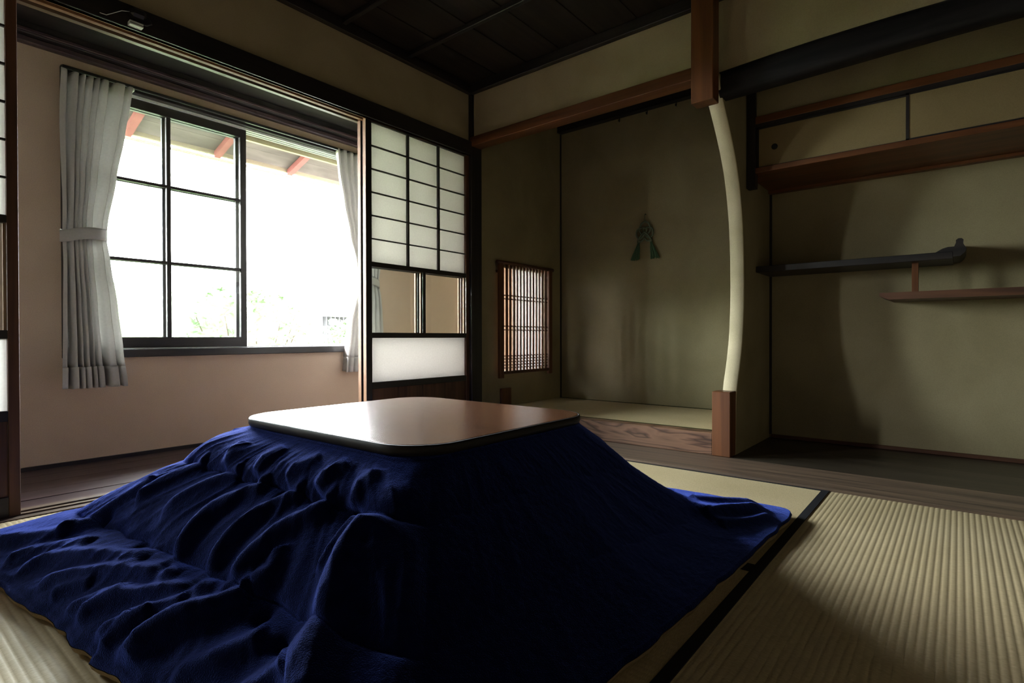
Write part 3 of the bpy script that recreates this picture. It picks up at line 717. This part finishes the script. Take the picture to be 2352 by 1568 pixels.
def build_quilt():
    NU, NV = 1080, 210
    # perimeter points, matched between inner and outer rounded rectangles
    def ring(ax0, ax1, ay0, ay1, r, n):
        pts = []
        per = []
        for cx, cy, a0 in ((ax1 - r, ay1 - r, 0), (ax0 + r, ay1 - r, 90), (ax0 + r, ay0 + r, 180), (ax1 - r, ay0 + r, 270)):
            m = n // 4
            # quarter: half straight + arc + half straight, sampled uniformly in parameter
            cor = m // 6
            for k in range(cor):
                a = math.radians(a0 + 90 * k / cor); pts.append((cx + r * math.cos(a), cy + r * math.sin(a)))
            nx = {0: (ax0 + r, ay1), 90: (ax0, ay0 + r), 180: (ax1 - r, ay0), 270: (ax1, ay1 - r)}[a0]
            st = {0: (ax1 - r, ay1), 90: (ax0, ay1 - r), 180: (ax0 + r, ay0), 270: (ax1, ay0 + r)}[a0]
            for k in range(m - cor):
                t = k / (m - cor); pts.append((st[0] + (nx[0] - st[0]) * t, st[1] + (nx[1] - st[1]) * t))
        return np.array(pts)
    I = ring(x0, x1, y0, y1, .09, NU); O = ring(0, 1, 0, 1, .03, NU)
    c00, c10, c11, c01 = np.array((.372, .466)), np.array((2.0, .420)), np.array((2.0, 2.15)), np.array((.205, 2.2))
    ou, ov = O[:, :1], O[:, 1:]
    O = c00 * (1 - ou) * (1 - ov) + c10 * ou * (1 - ov) + c11 * ou * ov + c01 * (1 - ou) * ov
    sv = np.linspace(0, 1, NV) ** .92
    s = sv[:, None] * np.ones(len(I))[None]
    X = I[None, :, 0] * (1 - s) + O[None, :, 0] * s; Y = I[None, :, 1] * (1 - s) + O[None, :, 1] * s
    # edges of the cloth wander a little
    ang = np.arctan2(Y - 1.2, X - 1.05)
    wob = (vnoise(ang * 6 + 40, ang * 0, 3) - .5) * .02 + (vnoise(ang * 22 + 90, ang * 0, 5) - .5) * .014
    rr = np.hypot(X - 1.05, Y - 1.2); k = np.clip((s - .6) / .4, 0, 1) ** 1.5 * wob / rr
    X = X + (X - 1.05) * k; Y = Y + (Y - 1.2) * k
    ex = 1.4 + .9 * np.clip((X - 1.1) / .5, 0, 1)
    ex = ex + .16 * np.clip((Y - 1.55) / .35, 0, 1) * (X < 1.2)
    Z = .030 + .322 * np.maximum(1 - s, 0) ** ex
    Z[0] = .354
    # quilting pillows in three bands
    bands = [(0, .235), (.235, .60), (.60, 1.0)]
    per = np.cumsum(np.r_[0, np.hypot(*np.diff((I + O) / 2, axis=0).T)])[None] * np.ones_like(s)
    scal = .018 * np.abs(np.sin(per / .125 * PI))
    h = np.zeros_like(s)
    left = 1 / (1 + np.exp(-(.74 - X) / .01)) * (Y > .8) * (s > 0)
    for q, (a, b) in enumerate(bands):
        lo = a - (scal if q else 0); hi = b - (scal if q < 2 else 0)
        t = (s - lo) / (hi - lo); inb = (t >= 0) & (t < 1) if q < 2 else (t >= 0)
        t = np.clip(t, 0, 1)
        pil = np.sqrt(np.maximum(np.sin(PI * np.minimum(t, .999)), 0)) if q < 2 else np.sqrt(np.maximum(np.sin(PI * np.clip(t, 0, 1) * .999), 0))
        warp = (vnoise(per * 6, s * 5, q + 7) - .5) * .5
        n = vnoise(per / .062 + warp, s * 2.0 + q * 9, q + 1); rdg = (1 - np.abs(2 * n - 1)) ** 2
        n2 = vnoise(per / .030 + warp * 2, s * 3.0 + q * 9, q + 4); rdg2 = (1 - np.abs(2 * n2 - 1)) ** 2
        ampn = np.where(left > .5, .006, .013)
        flat = np.maximum(np.clip((X - .9) / .4, 0, 1) * .7, np.clip((Y - 1.6) / .15, 0, 1) * .3)
        flat = np.maximum(flat, .85 * np.clip((.87 - Y) / .05, 0, 1) * np.clip((X - Y + .115) / .05, 0, 1))
        hh = pil * (1 - flat) * (.019 + ampn * rdg + .004 * rdg2 + .006 * (vnoise(per * 9, s * 6, 12) - .5))
        h = np.where(inb, hh, h)
    for pts, wd, ht in RIDGES:
        pts = smooth_line(pts); n = len(pts) - 1; best = np.full_like(s, 9.); tt = np.zeros_like(s)
        bb = [min(p[0] for p in pts) - .12, max(p[0] for p in pts) + .12, min(p[1] for p in pts) - .12, max(p[1] for p in pts) + .12]
        msk = (X > bb[0]) & (X < bb[1]) & (Y > bb[2]) & (Y < bb[3])
        px, py = X[msk], Y[msk]; be = np.full(px.shape, 9.); tm = np.zeros(px.shape)
        for i in range(n):
            d, t = segd(px, py, pts[i], pts[i + 1]); u = d < be; be = np.where(u, d, be); tm = np.where(u, (i + t) / n, tm)
        tap = np.clip(tm / .12, 0.25, 1) * np.clip((1 - tm) / .25, .1, 1)
        wd = wd * 1.2; add = 1.4 * ht * tap * np.exp(-(be / wd) ** 2)
        h[msk] = h[msk] + add
    for tx, ty in TUFTS:
        d = np.hypot(X - tx, (Y - ty)); h -= .016 * np.exp(-(d / .016) ** 2)
    h += .0012 * (vnoise(X * 160, Y * 160, 2) - .5)
    fade = np.clip((s - .01) / .12, 0, 1) ** .7 * np.clip((1 - s) / .04, 0.35, 1); h *= fade
    # smooth a little
    P = np.stack([X, Y, Z], -1)
    du = np.roll(P, -1, 1) - np.roll(P, 1, 1); dv = np.gradient(P, axis=0)
    nrm = np.cross(du, dv); nrm /= np.linalg.norm(nrm, axis=-1, keepdims=True) + 1e-9; nrm *= np.sign(nrm[..., 2:3] + 1e-9)
    for _ in range(2): nrm = (nrm + np.roll(nrm, 1, 1) + np.roll(nrm, -1, 1)) / 3
    P = P + nrm * h[..., None]
    P[..., 2] = np.maximum(P[..., 2], .012)
    return P
P = build_quilt()
nv, nu = P.shape[:2]
# inner flat sheet under the tabletop
cen = np.array([1.06, 1.21, .352]); inner = P[0] * .9 + cen * .1; inner[:, 2] = .352
ox, oy = (x0 + x1) / 2, (y0 + y1) / 2
V = np.concatenate([inner[None], P], 0)
# hem roll: the last ring turns down to the mat
last = V[-1].copy(); dirv = last - np.array([1.05, 1.2, 0]); dirv[:, 2] = 0; dirv /= np.linalg.norm(dirv, axis=1, keepdims=True)
h1 = last + dirv * .004; h1[:, 2] = last[:, 2] * .72
V = np.concatenate([V, h1[None]], 0)
V[..., 0] -= ox; V[..., 1] -= oy
def np_mesh(name, V, mat, parent=None, loc=(0, 0, 0), cap=None):
    nv, nu = V.shape[:2]
    idx = np.arange(nv * nu).reshape(nv, nu); a = idx[:-1]; b = np.roll(a, -1, 1); d = idx[1:]; c = np.roll(d, -1, 1)
    F = np.stack([a, d, c, b], -1).reshape(-1, 4)
    me = bpy.data.meshes.new(name); me.from_pydata(V.reshape(-1, 3).tolist(), [], F.tolist() + ([list(range(nu))] if cap else []))
    me.materials.append(mat); me.polygons.foreach_set('use_smooth', [True] * len(me.polygons)); me.update()
    o = bpy.data.objects.new(name, me); C.objects.link(o); o.location = loc
    if parent: o.parent = parent
    return o
q = thing('kotatsu_quilt', (ox, oy, 0), 'thick navy blue fleece quilt spreading from under the low table', 'quilt')
np_mesh('fleece_cover', V, M_navy, q, cap=True)
e0 = V[-1].copy(); e1 = e0.copy(); e1[:, :2] -= dirv[:, :2] * .004; e1[:, 2] = e0[:, 2] * .45
e2 = e1.copy(); e2[:, :2] -= dirv[:, :2] * .012; e2[:, 2] = .003
e3 = e2.copy(); e3[:, :2] -= dirv[:, :2] * .08; e3[:, 2] = .003
out1 = e0.copy(); out1[:, :2] += dirv[:, :2] * .001; out1[:, 2] *= .98
tag(np_mesh('backing', np.stack([out1, e1, e2, e3]), M_tan, q), 'tan backing cloth showing along the hem')

# ================================================================== outside the window
gd = struct(MB().box(-20, 25, 3.44, 40, -.62, -.5).build('ground', plaster('garden_soil', (.05, .06, .03), (.10, .11, .06))), 'garden ground outside')
ev = thing('roof_eave', (1.6, 3.7, 1.85), 'weathered eave with reddish rafters seen outside through the window top', 'eave')
M_pink = wood('faded_red_wood', (.13, .040, .038), (.19, .065, .060), 'x', .8, 12)
M_ev = wood('weathered_soffit', (.045, .036, .034), (.10, .085, .08), 'x', .85, 9, .3)
M_evc = wood('pale_fascia', (.20, .17, .12), (.28, .25, .19), 'x', .8, 12)
def sl_(y): return 1.905 + (4.0 - y) * .32
for i, (a, b, m) in enumerate(((3.43, 3.56, M_evc), (3.56, 3.69, M_pink), (3.69, 3.78, M_pink), (3.78, 3.89, M_ev), (3.89, 4.02, M_ev))):
    MB().poly([(-2.0, a, sl_(a)), (-2.0, b - .003, sl_(b)), (-2.0, b - .003, sl_(b) + .02), (-2.0, a, sl_(a) + .02)], (8.2, 0, 0)).build('soffit_board', m, ev)
box('fascia', -2.0, 6.2, 4.02, 4.045, 1.872, 1.96, M_evc, ev)
for x in (-1.5, -.97, -.44, .09, .62, 1.15, 1.685, 2.22, 2.755, 3.29, 3.83, 4.36, 4.9, 5.43):
    MB().poly([(x, 3.44, sl_(3.44) - .005), (x, 4.02, sl_(4.02) - .005), (x, 4.02, sl_(4.02) - .045), (x, 3.44, sl_(3.44) - .045)], (.042, 0, 0)).build('rafter', M_pink, ev)
MB().tube([(-1.0, 4.08, 1.865), (6.2, 4.08, 1.858)], .012, 8).build('gutter_pipe', M_evc, ev)
box('roof_cover', -2.1, 6.4, 3.3, 4.14, 2.12, 2.14, M_ev, ev)
sd = thing('garden_shed', (4.4, 6.2, -.5), 'dark corrugated shed with grey roof beyond the garden shrubs', 'shed')
mb = MB()
n = 60; pr = [(3.75 + i * .03, 6.0 + (.02 if i % 2 else 0)) for i in range(n)]
mb.grid([[(x, y, z) for x, y in pr] for z in (-.5, .86)], smooth=False); mb.build('corrugated_wall', plain('dark_corrugated', (.012, .012, .014), .7), sd)
MB().poly([(3.70, 5.9, .90), (3.70, 6.9, 1.25), (3.70, 6.9, 1.28), (3.70, 5.9, .93)], (1.9, 0, 0)).build('roof', plain('grey_roof', (.12, .12, .12), .7), sd)
box('body', 3.77, 5.5, 6.04, 6.85, -.5, .86, plain('shed_board', (.04, .035, .03), .8), sd)

def bush(cx, cy, w_, d_, h_, n, label, seed):
    rr_ = random.Random(seed); th = thing('garden_shrub', (cx, cy, -.5), label, 'shrub', None)
    mb = MB()
    for k in range(9):
        a = rr_.uniform(0, 2 * PI); t = (cx + math.cos(a) * w_ * .6, cy + math.sin(a) * d_ * .5, -.5 + h_ * rr_.uniform(.7, .95))
        mb.tube([(cx + math.cos(a) * .06, cy + math.sin(a) * .06, -.5), (cx + math.cos(a) * w_ * .25, cy + math.sin(a) * d_ * .2, -.5 + h_ * .4), t], [.018, .012, .004], 5)
    mb.build('branches', plain('bark_%d' % seed, (.05, .035, .02), .9), th)
    vs = []; fs = []
    for k in range(n):
        a = rr_.uniform(0, 2 * PI); u = rr_.random() ** .4; v = rr_.random()
        zz = -.35 + (h_ - .1) * v; rad = math.sqrt(max(.05, 1 - (v * 1.02 - .35) ** 2 * 1.9)) * u
        c = Vector((cx + math.cos(a) * w_ * rad, cy + math.sin(a) * d_ * rad, zz + rr_.uniform(-.05, .05)))
        L = rr_.uniform(.035, .075); d1_ = Vector((rr_.gauss(0, 1), rr_.gauss(0, 1), rr_.gauss(-.2, .6))).normalized(); d2_ = d1_.cross(Vector((rr_.gauss(0, 1), rr_.gauss(0, 1), rr_.gauss(0, 1)))).normalized()
        b0 = len(vs); up_ = d1_.cross(d2_) * L * .12
        vs += [c - d1_ * L, c + d2_ * L * .36 + up_, c + d1_ * L, c - d2_ * L * .36 + up_]; fs += [(b0, b0 + 1, b0 + 2), (b0, b0 + 2, b0 + 3)]
    me = bpy.data.meshes.new('foliage'); me.from_pydata([tuple(v - Vector((cx, cy, -.5))) for v in vs], [], fs); me.materials.append(M_leaf)
    o = bpy.data.objects.new('foliage', me); C.objects.link(o); o.parent = th; tag(o, kind='stuff')
bush(2.35, 4.9, .75, .5, 1.50, 2400, 'leafy green shrub seen low through the open right half of the window', 11)
bush(.95, 5.4, .60, .5, 1.20, 2000, 'leafy shrub behind the lower panes of the closed sash', 12)
bush(3.65, 5.3, .50, .45, 1.22, 1700, 'leafy shrub in front of the corrugated shed', 13)

# hedge added behind the garden to block low sky light
def hedge():
    P = []
    for i in range(121):
        x = -9 + i * .24; row = []
        for t, (y, z) in enumerate(((8.2, -.5), (8.0, 0), (8.05, .4), (8.2, .8), (8.6, 1.1), (9.2, 1.2), (9.8, 1.0), (10, -.5))):
            nn = math.sin(x * 2.1 + t) * .08 + math.sin(x * 5.3 + t * 2) * .05 + R.uniform(-.04, .04)
            row.append((x, y + nn, z + (nn * 1.5 + .12 * math.sin(x * .6) if 1 < t < 7 else 0)))
        P.append(row)
    mb = MB(); mb.grid(P); return mb.build('hedge_mass', plaster('hedge_green', (.05, .075, .03), (.12, .16, .07), 1, .9, 9), th)
th = thing('sky_block_hedge', (5, 9, -.5), 'hedge added at the far side of the garden to block the low sky', 'hedge')
hedge()
